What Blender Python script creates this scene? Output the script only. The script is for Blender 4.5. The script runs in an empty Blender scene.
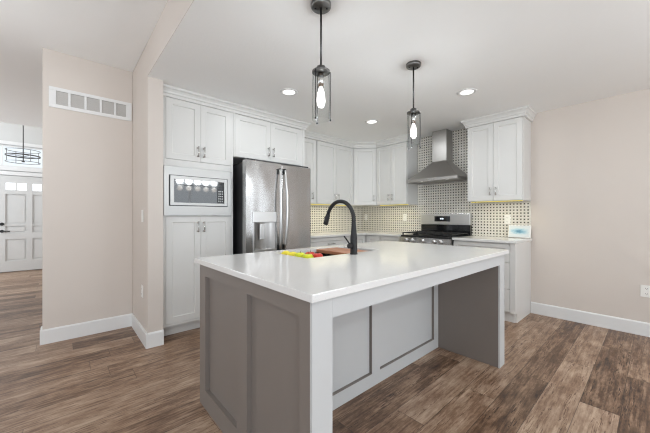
import bpy, bmesh, math, random
from mathutils import Vector, Matrix
random.seed(4)
SC = bpy.context.scene
COL = SC.collection
PI = math.pi

# ------------------------------------------------------------------ camera
EYE = 1.18
cam_d = bpy.data.cameras.new('camera')
cam_d.sensor_fit = 'HORIZONTAL'
cam_d.sensor_width = 36.0
cam_d.lens = 294.6 / 650.0 * 36.0
cam_d.clip_start = 0.02
cam = bpy.data.objects.new('camera', cam_d)
COL.objects.link(cam)
cam.location = (0, 0, EYE)
cam.rotation_euler = (PI / 2, 0, math.radians(48.244) - PI / 2)
SC.camera = cam

# ------------------------------------------------------------------ world, light, exposure
SC.view_settings.view_transform = 'Standard'
SC.view_settings.look = 'None'
SC.view_settings.exposure = 0.19
SC.view_settings.gamma = 1.0
SC.view_settings.use_curve_mapping = False
SC.cycles.use_denoising = True
SC.cycles.denoising_prefilter = 'NONE'
SC.cycles.max_bounces = 10
SC.cycles.diffuse_bounces = 6
SC.cycles.transmission_bounces = 8
SC.cycles.transparent_max_bounces = 12
SC.cycles.sample_clamp_indirect = 6.0
SC.cycles.filter_width = 1.15
SC.cycles.caustics_refractive = False
SC.cycles.caustics_reflective = False

w = bpy.data.worlds.new('sky')
SC.world = w
w.use_nodes = True
w.node_tree.nodes['Background'].inputs['Color'].default_value = (0.86, 0.93, 1.0, 1)
w.node_tree.nodes['Background'].inputs['Strength'].default_value = 1.0


def area(name, loc, rot, sx, sy, power, color=(1, 1, 1), spread=None):
    l = bpy.data.lights.new(name, 'AREA')
    l.shape = 'RECTANGLE'
    l.size, l.size_y = sx, sy
    l.energy = power
    l.color = color
    if spread is not None:
        l.spread = spread
    o = bpy.data.objects.new(name, l)
    COL.objects.link(o)
    o.location = loc
    o.rotation_euler = rot
    return o


POW = dict(patio=19.0, living=106.0, side=24.0, right=11.0, foyer=86.0, cans=4.0, pend=5.5, dining=34.0, hall=12.5, led=1.5)
DAY = (0.845, 0.925, 1.0)
BULB = (0.88, 0.93, 0.96)
UP = math.radians(14)
UPL = math.radians(35)
area('daylight_patio', (2.4, -3.1, 1.2), (PI / 2 + UP, 0, 0), 3.2, 2.2, POW['patio'], DAY)
area('daylight_living', (-2.0, -2.9, 1.2), (PI / 2 + UPL, 0, 0), 4.0, 2.2, POW['living'], DAY)
area('daylight_side', (-4.1, 0.6, 1.2), (0, -PI / 2 - UPL, 0), 2.2, 5.0, POW['side'], DAY)
area('daylight_right', (4.25, -2.05, 1.25), (0, PI / 2, 0), 1.8, 0.55, POW['right'], DAY)
area('daylight_foyer', (-2.9, 8.1, 2.3), (0, -PI / 2, 0), 3.4, 1.6, POW['foyer'], DAY)


# ------------------------------------------------------------------ materials
class NT:
    def __init__(s, name):
        s.m = bpy.data.materials.new(name)
        s.m.use_nodes = True
        s.t = s.m.node_tree
        s.b = s.t.nodes['Principled BSDF']

    def n(s, typ, **kw):
        nd = s.t.nodes.new(typ)
        for k, v in kw.items():
            setattr(nd, k, v)
        return nd

    def link(s, a, b):
        s.t.links.new(a, b)

    def math(s, op, a, b=None, c=None):
        nd = s.n('ShaderNodeMath', operation=op)
        for i, v in enumerate((a, b, c)):
            if v is None:
                continue
            if isinstance(v, (int, float)):
                nd.inputs[i].default_value = v
            else:
                s.link(v, nd.inputs[i])
        return nd.outputs[0]

    def mix(s, fac, a, b):
        nd = s.n('ShaderNodeMix', data_type='RGBA')
        for i, v in ((0, fac), (6, a), (7, b)):
            if isinstance(v, (int, float)):
                nd.inputs[i].default_value = v
            elif isinstance(v, tuple):
                nd.inputs[i].default_value = v if len(v) == 4 else (*v, 1)
            else:
                s.link(v, nd.inputs[i])
        return nd.outputs[2]

    def ramp(s, fac, stops):
        nd = s.n('ShaderNodeValToRGB')
        el = nd.color_ramp.elements
        while len(el) < len(stops):
            el.new(0.5)
        for e, (p, c) in zip(el, stops):
            e.position = p
            e.color = (*c, 1)
        s.link(fac, nd.inputs[0])
        return nd.outputs[0]

    def pos(s):
        return s.n('ShaderNodeNewGeometry').outputs['Position']

    def noise(s, vec, scale, detail=3, rough=0.55):
        nd = s.n('ShaderNodeTexNoise')
        nd.inputs['Scale'].default_value = scale
        nd.inputs['Detail'].default_value = detail
        nd.inputs['Roughness'].default_value = rough
        if vec is not None:
            s.link(vec, nd.inputs['Vector'])
        return nd.outputs['Fac']

    def scaled(s, vec, sc):
        nd = s.n('ShaderNodeMapping')
        nd.inputs['Scale'].default_value = sc
        s.link(vec, nd.inputs['Vector'])
        return nd.outputs[0]

    def bump(s, h, strength, dist=0.01):
        nd = s.n('ShaderNodeBump')
        nd.inputs['Strength'].default_value = strength
        nd.inputs['Distance'].default_value = dist
        s.link(h, nd.inputs['Height'])
        s.link(nd.outputs[0], s.b.inputs['Normal'])

    def set(s, **kw):
        for k, v in kw.items():
            i = s.b.inputs[k.replace('_', ' ')]
            if isinstance(v, tuple) and len(v) == 3:
                v = (*v, 1)
            i.default_value = v
        return s


def srgb(r, g, b):
    f = lambda c: (c / 255 / 12.92) if c / 255 <= 0.04045 else ((c / 255 + 0.055) / 1.055) ** 2.4
    return (f(r), f(g), f(b))


def paint(name, col, rough=0.5, tex=0.03, bscale=180, bstr=0.05):
    t = NT(name)
    t.set(Roughness=rough)
    nz = t.noise(t.pos(), 3.0, 4)
    t.link(t.mix(nz, tuple(c * (1 - tex) for c in col), tuple(min(1, c * (1 + tex)) for c in col)), t.b.inputs['Base Color'])
    if bstr:
        t.bump(t.noise(t.pos(), bscale, 2), bstr, 0.004)
    return t.m


M = {}
M['wall'] = paint('beige_wall_paint', srgb(212, 203, 195), 0.75, 0.02, 120, 0.06)
M['ceiling'] = paint('orange_peel_ceiling', srgb(243, 243, 242), 0.85, 0.012, 70, 0.22)
M['trim'] = paint('white_trim_paint', srgb(229, 229, 228), 0.4, 0.01, 60, 0.0)
M['cabinet'] = paint('white_cabinet_paint', srgb(219, 218, 215), 0.38, 0.012, 60, 0.0)
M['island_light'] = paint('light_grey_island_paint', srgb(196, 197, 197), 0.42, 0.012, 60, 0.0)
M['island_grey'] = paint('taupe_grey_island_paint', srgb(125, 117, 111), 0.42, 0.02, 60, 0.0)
M['door_white'] = paint('white_door_paint', srgb(208, 208, 206), 0.4, 0.01, 60, 0.0)
M['plastic'] = paint('white_switch_plastic', srgb(238, 237, 233), 0.35, 0.005, 60, 0.0)
M['slot'] = paint('dark_slot', srgb(60, 58, 55), 0.6, 0.02, 60, 0.0)
M['vent_dark'] = paint('grey_vent_louvre_paint', srgb(214, 211, 207), 0.6, 0.02, 60, 0.0)
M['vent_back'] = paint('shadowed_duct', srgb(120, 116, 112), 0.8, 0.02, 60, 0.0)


def metal(name, col, rough, brushed=None, wav=0.0, amp=0.08):
    t = NT(name)
    t.set(Metallic=1.0, Roughness=rough, Base_Color=col)
    if brushed:
        v = t.scaled(t.pos(), brushed)
        nz = t.noise(v, 1.0, 2)
        r = t.math('MULTIPLY_ADD', nz, amp, rough - amp / 2)
        t.link(r, t.b.inputs['Roughness'])
    if wav:
        v = t.scaled(t.pos(), (2.2, 2.2, 0.9))
        t.bump(t.noise(v, 3.0, 0, 0.4), wav, 0.05)
    return t.m


M['steel'] = metal('brushed_stainless_steel', (0.46, 0.455, 0.45), 0.20, None, 0.16)
M['steel_hood'] = metal('hood_stainless_steel', (0.46, 0.445, 0.43), 0.36, (4, 4, 400))
M['steel_light'] = metal('light_stainless_trim', (0.66, 0.66, 0.655), 0.34, (6, 6, 500))
M['nickel'] = metal('satin_nickel', (0.70, 0.69, 0.67), 0.22)
M['micro_trim'] = metal('satin_steel_trim_kit', (0.42, 0.415, 0.405), 0.42, (6, 6, 500))
M['bronze'] = metal('dark_gunmetal', (0.11, 0.11, 0.11), 0.36)
M['canopy_metal'] = metal('graphite_metal', (0.20, 0.20, 0.195), 0.34)


def plain(name, col, rough=0.4, **kw):
    t = NT(name)
    t.set(Roughness=rough, **kw)
    nz = t.noise(t.pos(), 25.0, 2)
    t.link(t.mix(nz, tuple(c * 0.95 for c in col), tuple(min(1, c * 1.05) for c in col)), t.b.inputs['Base Color'])
    return t.m


M['matte_black'] = plain('matte_black_metal', (0.014, 0.014, 0.015), 0.48, Specular_IOR_Level=0.35)
M['black'] = plain('black_enamel', (0.012, 0.012, 0.012), 0.3)
M['black_glass'] = plain('black_glass', (0.012, 0.012, 0.013), 0.06)
M['fridge_side'] = plain('charcoal_fridge_side', (0.03, 0.03, 0.032), 0.42)
M['cast_iron'] = plain('cast_iron', (0.018, 0.018, 0.018), 0.6)
M['dark_gap'] = plain('dark_gasket', (0.02, 0.02, 0.02), 0.7)


def emit(name, col, strength):
    t = NT(name)
    t.set(Base_Color=col, Emission_Color=col, Emission_Strength=strength)
    return t.m


M['can_light'] = emit('downlight_lens', (1, 0.98, 0.95), 1.6)
M['bulb'] = emit('lit_filament_bulb', (1, 0.98, 0.95), 1.7)
M['led'] = emit('warm_led_strip', (0.78, 0.66, 0.10), 0.55)
M['globe'] = emit('lit_white_globe', (1, 0.97, 0.93), 3.0)
M['display'] = emit('range_clock_digits', (0.8, 0.9, 1.0), 1.2)

t = NT('clear_glass')
lw = t.n('ShaderNodeLayerWeight')
lw.inputs['Blend'].default_value = 0.28
tr = t.n('ShaderNodeBsdfTransparent')
t.link(t.ramp(lw.outputs['Facing'], [(0.0, (0.985, 0.99, 0.99)), (0.55, (0.955, 0.96, 0.96)), (0.85, (0.80, 0.81, 0.81)), (1.0, (0.36, 0.37, 0.37))]), tr.inputs['Color'])
t.link(tr.outputs[0], t.t.nodes['Material Output'].inputs['Surface'])
M['glass'] = t.m

# microwave window: dark glass
M['oven_window'] = plain('mirrored_dark_oven_glass', (0.13, 0.13, 0.13), 0.04, Metallic=0.75)

# floor planks, run along X
t = NT('rustic_wood_planks')
sep = t.n('ShaderNodeSeparateXYZ')
t.link(t.pos(), sep.inputs[0])
PW, PL = 0.183, 1.22
ry = t.math('DIVIDE', t.math('SUBTRACT', sep.outputs[1], 0.32), PW)
row = t.math('FLOOR', ry)
wn = t.n('ShaderNodeTexWhiteNoise', noise_dimensions='1D')
t.link(row, wn.inputs['W'])
xo = t.math('DIVIDE', t.math('ADD', sep.outputs[0], t.math('MULTIPLY', wn.outputs['Value'], 7.3)), PL)
colm = t.math('FLOOR', xo)
cmb = t.n('ShaderNodeCombineXYZ')
t.link(row, cmb.inputs[0])
t.link(colm, cmb.inputs[1])
wn2 = t.n('ShaderNodeTexWhiteNoise', noise_dimensions='3D')
t.link(cmb.outputs[0], wn2.inputs['Vector'])
vid = wn2.outputs['Value']
cid = t.n('ShaderNodeVectorMath', operation='SCALE')
t.link(wn2.outputs['Color'], cid.inputs[0])
cid.inputs['Scale'].default_value = 30.0
addv = t.n('ShaderNodeVectorMath', operation='ADD')
t.link(t.pos(), addv.inputs[0])
t.link(cid.outputs[0], addv.inputs[1])
vv = addv.outputs[0]
grain = t.noise(t.scaled(vv, (2.4, 40, 1)), 1.6, 5, 0.65)
blotch = t.noise(t.scaled(vv, (2.8, 8.0, 1)), 1.5, 6, 0.70)
fine = t.noise(t.scaled(vv, (18, 90, 1)), 1.5, 4, 0.7)
crk = t.noise(t.scaled(vv, (0.8, 15.0, 1)), 1.3, 4, 0.6)
crack = t.math('MULTIPLY', t.math('LESS_THAN', t.math('ABSOLUTE', t.math('SUBTRACT', crk, 0.56)), 0.009), t.math('GREATER_THAN', blotch, 0.47))
v1 = t.math('ADD', t.math('MULTIPLY', blotch, 1.05), t.math('MULTIPLY', grain, 0.80))
v1 = t.math('ADD', v1, t.math('MULTIPLY', fine, 0.30))
v1 = t.math('ADD', v1, t.math('MULTIPLY', t.math('SUBTRACT', vid, 0.5), 0.34))
v1 = t.math('SUBTRACT', t.math('SUBTRACT', v1, 0.57), t.math('MULTIPLY', crack, 0.28))
base = t.ramp(v1, [(0.10, srgb(46, 30, 22)), (0.33, srgb(100, 74, 55)), (0.52, srgb(146, 118, 95)), (0.85, srgb(202, 178, 154))])
tint = t.mix(t.math('MULTIPLY', wn2.outputs['Value'], 0.24), base, (0.20, 0.105, 0.07))
fy = t.math('FRACT', ry)
ey = t.math('MINIMUM', fy, t.math('SUBTRACT', 1.0, fy))
fx = t.math('FRACT', xo)
ex = t.math('MINIMUM', fx, t.math('SUBTRACT', 1.0, fx))
gap = t.math('MAXIMUM', t.math('LESS_THAN', ey, 0.010), t.math('LESS_THAN', ex, 0.0014))
colr = t.mix(t.math('MULTIPLY', gap, 0.6), tint, (0.03, 0.02, 0.015))
t.link(colr, t.b.inputs['Base Color'])
t.link(t.math('MULTIPLY_ADD', grain, 0.22, 0.30), t.b.inputs['Roughness'])
t.bump(t.math('SUBTRACT', grain, t.math('MULTIPLY', gap, 1.0)), 0.12, 0.004)
M['floor'] = t.m

# quartz
t = NT('white_quartz')
nz = t.noise(t.pos(), 5.0, 6, 0.6)
fl = t.noise(t.pos(), 260.0, 2, 0.5)
c1 = t.mix(nz, srgb(220, 219, 217), srgb(230, 229, 227))
t.link(t.mix(t.math('MULTIPLY', t.math('GREATER_THAN', fl, 0.66), 0.25), c1, srgb(190, 188, 184)), t.b.inputs['Base Color'])
t.set(Roughness=0.13)
M['quartz'] = t.m

# basket weave mosaic: coordinate along the wall = x + y, height = z
t = NT('basketweave_mosaic')
sep = t.n('ShaderNodeSeparateXYZ')
t.link(t.pos(), sep.inputs[0])
P = 0.0388
u = t.math('DIVIDE', t.math('ADD', sep.outputs[0], sep.outputs[1]), P)
v = t.math('DIVIDE', sep.outputs[2], P)
fu, fv = t.math('FRACT', u), t.math('FRACT', v)
du = t.math('ABSOLUTE', t.math('SUBTRACT', fu, 0.5))
dv = t.math('ABSOLUTE', t.math('SUBTRACT', fv, 0.5))
dot = t.math('LESS_THAN', t.math('MAXIMUM', du, dv), 0.215)
par = t.math('MODULO', t.math('ADD', t.math('ABSOLUTE', t.math('FLOOR', u)), t.math('ABSOLUTE', t.math('FLOOR', v))), 2.0)
# grout: alternate bars running each way around the dots
gu = t.math('LESS_THAN', t.math('ABSOLUTE', t.math('SUBTRACT', du, 0.27)), 0.030)
gv = t.math('LESS_THAN', t.math('ABSOLUTE', t.math('SUBTRACT', dv, 0.27)), 0.030)
gr = t.math('ADD', t.math('MULTIPLY', gu, par), t.math('MULTIPLY', gv, t.math('SUBTRACT', 1.0, par)))
tn = t.noise(t.pos(), 40.0, 2)
tile = t.mix(tn, srgb(216, 212, 202), srgb(230, 227, 219))
c2 = t.mix(t.math('MULTIPLY', gr, 0.55), tile, srgb(150, 143, 132))
dn = t.n('ShaderNodeTexWhiteNoise', noise_dimensions='2D')
cv = t.n('ShaderNodeCombineXYZ')
t.link(t.math('FLOOR', u), cv.inputs[0])
t.link(t.math('FLOOR', v), cv.inputs[1])
t.link(cv.outputs[0], dn.inputs['Vector'])
dcol = t.mix(dn.outputs['Value'], srgb(46, 42, 38), srgb(88, 82, 75))
t.link(t.mix(dot, c2, dcol), t.b.inputs['Base Color'])
t.set(Roughness=0.22)
M['tile'] = t.m

# cutting board
t = NT('cutting_board_wood')
g = t.noise(t.scaled(t.pos(), (60, 4, 30)), 1.0, 4)
t.link(t.ramp(g, [(0.25, srgb(140, 84, 56)), (0.75, srgb(196, 134, 96))]), t.b.inputs['Base Color'])
t.set(Roughness=0.45)
M['wood'] = t.m


def fruit_mat(name, a, b):
    t = NT(name)
    nz = t.noise(t.pos(), 45.0, 4)
    t.link(t.ramp(nz, [(0.35, a), (0.7, b)]), t.b.inputs['Base Color'])
    t.set(Roughness=0.32)
    return t.m


M['lemon'] = fruit_mat('yellow_fruit_skin', srgb(226, 206, 30), srgb(240, 226, 90))
M['green_apple'] = fruit_mat('yellow_green_fruit_skin', srgb(190, 200, 20), srgb(222, 222, 50))
M['red_apple'] = fruit_mat('red_apple_skin', srgb(190, 30, 28), srgb(220, 90, 60))
M['stem'] = plain('fruit_stem', (0.12, 0.07, 0.03), 0.7)

# painting on the counter: pale sheet with a blue bloom
t = NT('watercolour_bloom')
tc = t.n('ShaderNodeTexCoord')
sub = t.n('ShaderNodeVectorMath', operation='SUBTRACT')
t.link(tc.outputs['Generated'], sub.inputs[0])
sub.inputs[1].default_value = (0.5, 0.5, 0.5)
sx = t.n('ShaderNodeSeparateXYZ')
t.link(sub.outputs[0], sx.inputs[0])
dd = t.math('SQRT', t.math('ADD', t.math('POWER', t.math('MULTIPLY', sx.outputs[1], 1.0), 2), t.math('POWER', t.math('MULTIPLY', sx.outputs[2], 1.5), 2)))
nz = t.noise(tc.outputs['Generated'], 6.0, 5, 0.65)
k = t.math('ADD', dd, t.math('MULTIPLY', t.math('SUBTRACT', nz, 0.5), 0.55))
t.link(t.ramp(k, [(0.06, srgb(92, 140, 164)), (0.20, srgb(140, 182, 198)), (0.36, srgb(186, 208, 214)), (0.50, srgb(212, 217, 218))]), t.b.inputs['Base Color'])
t.set(Roughness=0.5)
M['painting'] = t.m


# ------------------------------------------------------------------ mesh builder
class MB:
    def __init__(s, mat=None):
        s.bm = bmesh.new()
        s.T = mat or Matrix.Identity(4)

    def _v(s, p):
        return s.bm.verts.new(s.T @ Vector(p))

    def box(s, x0, x1, y0, y1, z0, z1):
        x0, x1 = sorted((x0, x1)); y0, y1 = sorted((y0, y1)); z0, z1 = sorted((z0, z1))
        vs = [s._v(p) for p in ((x0, y0, z0), (x1, y0, z0), (x1, y1, z0), (x0, y1, z0), (x0, y0, z1), (x1, y0, z1), (x1, y1, z1), (x0, y1, z1))]
        for f in ((0, 3, 2, 1), (4, 5, 6, 7), (0, 1, 5, 4), (1, 2, 6, 5), (2, 3, 7, 6), (3, 0, 4, 7)):
            s.bm.faces.new([vs[i] for i in f])
        return s

    def prism(s, poly, z0, z1):
        a = [s._v((x, y, z0)) for x, y in poly]
        b = [s._v((x, y, z1)) for x, y in poly]
        n = len(poly)
        s.bm.faces.new(a[::-1]); s.bm.faces.new(b)
        for i in range(n):
            s.bm.faces.new((a[i], a[(i + 1) % n], b[(i + 1) % n], b[i]))
        return s

    def extrude_profile(s, prof, x0, x1):
        """prof = [(y,z)...] closed, swept along local x"""
        a = [s._v((x0, y, z)) for y, z in prof]
        b = [s._v((x1, y, z)) for y, z in prof]
        n = len(prof)
        s.bm.faces.new(a[::-1]); s.bm.faces.new(b)
        for i in range(n):
            s.bm.faces.new((a[i], a[(i + 1) % n], b[(i + 1) % n], b[i]))
        return s

    def ring(s, p, d, r, seg, ref=None):
        d = d.normalized()
        a = ref if ref is not None else (Vector((0, 0, 1)) if abs(d.z) < 0.9 else Vector((1, 0, 0)))
        u = d.cross(a).normalized()
        v = d.cross(u).normalized()
        return [s._v(p + (u * math.cos(2 * PI * i / seg) + v * math.sin(2 * PI * i / seg)) * r) for i in range(seg)]

    def tube(s, pts, r, seg=12, ref=None, cap=True):
        pts = [Vector(p) for p in pts]
        rs = r if isinstance(r, (list, tuple)) else [r] * len(pts)
        rings = []
        for i, p in enumerate(pts):
            d = (pts[min(i + 1, len(pts) - 1)] - pts[max(i - 1, 0)])
            rings.append(s.ring(p, d, rs[i], seg, ref))
        for a, b in zip(rings, rings[1:]):
            for i in range(seg):
                f = s.bm.faces.new((a[i], a[(i + 1) % seg], b[(i + 1) % seg], b[i]))
                f.smooth = True
        if cap:
            s.bm.faces.new(rings[0][::-1]); s.bm.faces.new(rings[-1])
        return s

    def lathe(s, c, prof, seg=24, closed=False, smooth=True, ang0=0.0):
        """prof = [(r,z)] around vertical axis through c"""
        rings = []
        for r, z in prof:
            if r < 1e-6:
                rings.append([s._v((c[0], c[1], c[2] + z))])
            else:
                rings.append([s._v((c[0] + r * math.cos(ang0 + 2 * PI * i / seg), c[1] + r * math.sin(ang0 + 2 * PI * i / seg), c[2] + z)) for i in range(seg)])
        pairs = list(zip(rings, rings[1:]))
        if closed:
            pairs.append((rings[-1], rings[0]))
        for a, b in pairs:
            for i in range(seg):
                j = (i + 1) % seg
                if len(a) == 1 and len(b) == 1:
                    continue
                if len(a) == 1:
                    f = s.bm.faces.new((a[0], b[j], b[i]))
                elif len(b) == 1:
                    f = s.bm.faces.new((a[i], a[j], b[0]))
                else:
                    f = s.bm.faces.new((a[i], a[j], b[j], b[i]))
                f.smooth = smooth
        if not closed:
            if len(rings[0]) > 1:
                s.bm.faces.new(rings[0][::-1])
            if len(rings[-1]) > 1:
                s.bm.faces.new(rings[-1])
        return s

    def loft(s, rects, cap=True):
        """rects: list of 4-point loops"""
        rs = [[s._v(p) for p in r] for r in rects]
        for a, b in zip(rs, rs[1:]):
            n = len(a)
            for i in range(n):
                s.bm.faces.new((a[i], a[(i + 1) % n], b[(i + 1) % n], b[i]))
        if cap:
            s.bm.faces.new(rs[0][::-1]); s.bm.faces.new(rs[-1])
        return s

    def build(s, name, mat, parent=None, bevel=0.0, segs=2, **props):
        bmesh.ops.recalc_face_normals(s.bm, faces=s.bm.faces)
        me = bpy.data.meshes.new(name)
        off = Vector((0, 0, 0))
        p = parent
        while p is not None:
            off += p.location
            p = p.parent
        if off.length:
            bmesh.ops.translate(s.bm, verts=s.bm.verts, vec=-off)
        s.bm.to_mesh(me)
        s.bm.free()
        o = bpy.data.objects.new(name, me)
        COL.objects.link(o)
        me.materials.append(M[mat] if isinstance(mat, str) else mat)
        if parent is not None:
            o.parent = parent
        if bevel:
            md = o.modifiers.new('bevel', 'BEVEL')
            md.width = bevel; md.segments = segs; md.limit_method = 'ANGLE'; md.angle_limit = math.radians(50)
            md.harden_normals = False
        for k2, v2 in props.items():
            o[k2] = v2
        return o


def thing(name, label, cat, loc, group=None):
    o = bpy.data.objects.new(name, None)
    o.empty_display_size = 0.1
    COL.objects.link(o)
    o.location = loc
    o['label'] = label
    o['category'] = cat
    if group:
        o['group'] = group
    return o


def tag(o, label, cat, group=None):
    o['label'] = label
    o['category'] = cat
    if group:
        o['group'] = group
    return o


def struct(o):
    o['kind'] = 'structure'
    return o


def frame(origin, u, n):
    """local x along u, local y along the outward normal n, local z up"""
    u = Vector(u).normalized(); n = Vector(n).normalized(); z = Vector((0, 0, 1))
    m = Matrix((u, n, z)).transposed().to_4x4()
    m.translation = Vector(origin)
    return m


# ------------------------------------------------------------------ setting
XL, XR = -4.5, 4.3
YB = -3.3
HK, HH, HF = 2.438, 2.743, 4.4
YW = 3.75           # kitchen back wall
struct(MB().box(XL - 0.1, XR + 0.1, YB - 0.1, 9.3, -0.1, 0.0).build('floor', 'floor'))
struct(MB().box(0.5735, XR, YB, YW, HK, HK + 0.12).build('ceiling', 'ceiling'))
struct(MB().box(XL, 0.5705, YB, 3.765, HH, HH + 0.12).box(XL, 0.70, 3.765, 7.22, HH, HH + 0.12).build('ceiling_hall', 'ceiling'))
struct(MB().box(-3.2, 0.85, 7.1, 9.3, HF, HF + 0.1).build('ceiling_foyer', 'ceiling'))
# hall side of the kitchen: dropped header, stub wall, wall holding the air vent
struct(MB().box(0.571, 0.5734, YB, 3.03, HK, HH + 0.1).build('wall_header', 'wall'))
struct(MB().box(0.573, 0.70, 3.03, 3.90, 0, HH + 0.1).build('wall_stub', 'wall', bevel=0.004))
struct(MB().box(-0.135, 0.572, 3.765, 3.90, 0, HH).build('wall_vent', 'wall', bevel=0.004))
struct(MB().box(0.70, XR + 0.12, YW, YW + 0.12, 0, HH).build('wall_back', 'wall'))

struct(MB().box(0.70, 0.82, 3.90, 9.2, 0, HF).build('wall_foyer_right', 'wall'))
struct(MB().box(-3.12, -3.0, 4.6, 7.2, 0, HH).box(-3.12, -3.0, 7.2, 9.2, 0, 0.5).box(-3.12, -3.0, 7.2, 9.2, 4.1, HF).box(-3.12, -3.0, 8.95, 9.2, 0.5, 4.1)
       .build('wall_foyer_left', 'wall'))
struct(MB().box(XL, -3.12, 4.6, 4.72, 0, HH).build('wall_living', 'wall'))
struct(MB().box(-3.0, 0.70, 7.1, 7.22, HH + 0.121, HF).build('wall_foyer_upper', 'wall'))


def wall_with_hole(name, axis, c0, c1, a0, a1, z1, holes, mat='wall'):
    m = MB()
    cuts = sorted(holes)
    prev = a0

    def bx(p, q, z0, zz):
        if q - p < 1e-4 or zz - z0 < 1e-4:
            return
        if axis == 'y':
            m.box(p, q, c0, c1, z0, zz)
        else:
            m.box(c0, c1, p, q, z0, zz)
    for h0, h1, z0, zz in cuts:
        bx(prev, h0, 0, z1)
        bx(h0, h1, 0, z0)
        bx(h0, h1, zz, z1)
        prev = h1
    bx(prev, a1, 0, z1)
    return struct(m.build(name, mat))


wall_with_hole('wall_rear', 'y', YB - 0.12, YB, XL, XR, HH, [(-4.1, 0.1, 0.08, 2.32), (0.75, 4.05, 0.05, 2.32)])
wall_with_hole('wall_right', 'x', XR, XR + 0.12, YB, YW, HH, [(-2.4, -1.7, 0.30, 2.22)])
wall_with_hole('wall_left', 'x', XL - 0.12, XL, YB, 4.6, HH, [(-2.0, 3.2, 0.08, 2.32)])


def window(name, axis, c, a0, a1, z0, z1, n, pane=True):
    m = MB()

    def bx(p, q, zz0, zz1, d=0.035):
        if axis == 'y':
            m.box(p, q, c - d, c + d, zz0, zz1)
        else:
            m.box(c - d, c + d, p, q, zz0, zz1)
    bx(a0, a1, z0, z0 + 0.06); bx(a0, a1, z1 - 0.06, z1)
    for i in range(n + 1):
        p = a0 + (a1 - a0) * i / n
        p0 = min(max(p - 0.03, a0), a1 - 0.06)
        bx(p0, p0 + 0.06, z0, z1)
    o = struct(m.build(name, 'trim'))
    return o


window('window_1', 'y', YB - 0.06, 0.75, 4.05, 0.05, 2.32, 3)
window('window_2', 'y', YB - 0.06, -4.1, 0.1, 0.08, 2.32, 4)
window('window_5', 'x', XR + 0.06, -2.4, -1.7, 0.30, 2.22, 1)
window('window_3', 'x', XL - 0.06, -2.0, 3.2, 0.08, 2.32, 5)

# front wall of the foyer with entry door and transom window
wall_with_hole('wall_front', 'y', 9.17, 9.29, -3.0, 0.70, HF, [(-1.75, 0.25, 2.24, 2.71)], 'door_white')
struct(MB().box(-1.8, 0.3, 9.13, 9.169, 2.16, 2.24).box(-1.8, 0.3, 9.13, 9.169, 2.71, 2.78).box(-1.8, -1.75, 9.13, 9.169, 2.24, 2.71).box(0.25, 0.3, 9.13, 9.169, 2.24, 2.71).build('trim_1', 'trim', bevel=0.004))
wf = struct(MB().box(-1.745, 0.245, 9.19, 9.23, 2.245, 2.275).box(-1.745, 0.245, 9.19, 9.23, 2.675, 2.705)
            .box(-1.745, -1.715, 9.19, 9.23, 2.275, 2.675).box(0.215, 0.245, 9.19, 9.23, 2.275, 2.675)
            .box(-0.955, -0.935, 9.185, 9.235, 2.275, 2.675).build('window_4', 'trim'))
MB().box(-1.72, 0.22, 9.207, 9.213, 2.27, 2.68).build('pane', 'glass', wf)

dr = thing('door_1', 'white panelled entry door with a row of small glass lites', 'door', (-0.53, 9.15, 0))
del dr['label']; del dr['category']
dr['kind'] = 'structure'
m = MB(frame((-1.0, 9.16, 0), (1, 0, 0), (0, -1, 0)))
DW = 0.94
# slab built of stiles and rails with raised panels, lites on top
cols = [(0.0, 0.11), (0.425, 0.515), (0.83, 0.94)]
for a, b in cols:
    m.box(a, b, -0.0, 0.045, 0.012, 2.045)
for z0, z1 in ((0.012, 0.24), (0.70, 0.83), (0.98, 1.02), (1.66, 1.745), (1.90, 2.045)):
    m.box(0.11, 0.425, 0.0, 0.045, z0, z1)
    m.box(0.515, 0.83, 0.0, 0.045, z0, z1)
for z0, z1 in ((0.24, 0.70), (0.83, 0.98), (1.02, 1.66)):
    for a, b in ((0.11, 0.425), (0.515, 0.83)):
        m.box(a, b, 0.0, 0.022, z0, z1)
        m.box(a + 0.03, b - 0.03, 0.022, 0.034, z0 + 0.03, z1 - 0.03)
for a, b in ((0.11, 0.425), (0.515, 0.83)):
    m.box((a + b) / 2 - 0.012, (a + b) / 2 + 0.012, 0.0, 0.045, 1.745, 1.90)
m.build('door_slab', 'door_white', dr)
for a in (0.11, 0.28, 0.515, 0.685):
    b = a + 0.145
    MB(frame((-1.0, 9.16, 0), (1, 0, 0), (0, -1, 0))).box(a + 0.002, b - 0.002, 0.015, 0.022, 1.747, 1.898).build('glass_lite', emit('daylit_frosted_glass', (0.92, 0.96, 1.0), 0.85) if 'lite' not in M else M['lite'], dr)
m = MB(frame((-1.0, 9.16, 0), (1, 0, 0), (0, -1, 0)))
m.lathe((0, 0, 0), [(0.001, 0), (0.001, 0.001)], 8)
m = MB()
m.tube([(-0.94, 9.114, 1.02), (-0.94, 9.10, 1.02)], 0.033, 20)
m.build('deadbolt', 'matte_black', dr)
m = MB()
m.tube([(-0.94, 9.114, 0.87), (-0.94, 9.10, 0.87)], 0.03, 20).tube([(-0.94, 9.10, 0.87), (-0.94, 9.06, 0.87)], 0.012, 12).tube([(-0.94, 9.06, 0.87), (-0.82, 9.06, 0.87)], 0.011, 12)
m.build('door_handle', 'matte_black', dr)
struct(MB().box(-1.13, -1.01, 9.12, 9.169, 0, 2.06).box(-0.05, 0.07, 9.12, 9.169, 0, 2.06).box(-1.13, 0.07, 9.12, 9.169, 2.06, 2.14).build('trim_2', 'trim', bevel=0.004))


# skirting, with a small chamfer at the top
def skirting(name, segs, h=0.135, t=0.016):
    m = MB()
    for (x0, y0), (x1, y1), (nx, ny) in segs:
        d = Vector((x1 - x0, y1 - y0, 0))
        m.T = frame((x0, y0, 0), d, (nx, ny, 0))
        m.extrude_profile([(0.001, 0), (t, 0), (t, h - 0.012), (t * 0.55, h), (0.001, h)], 0, d.length)
    return struct(m.build(name, 'trim'))


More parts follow.
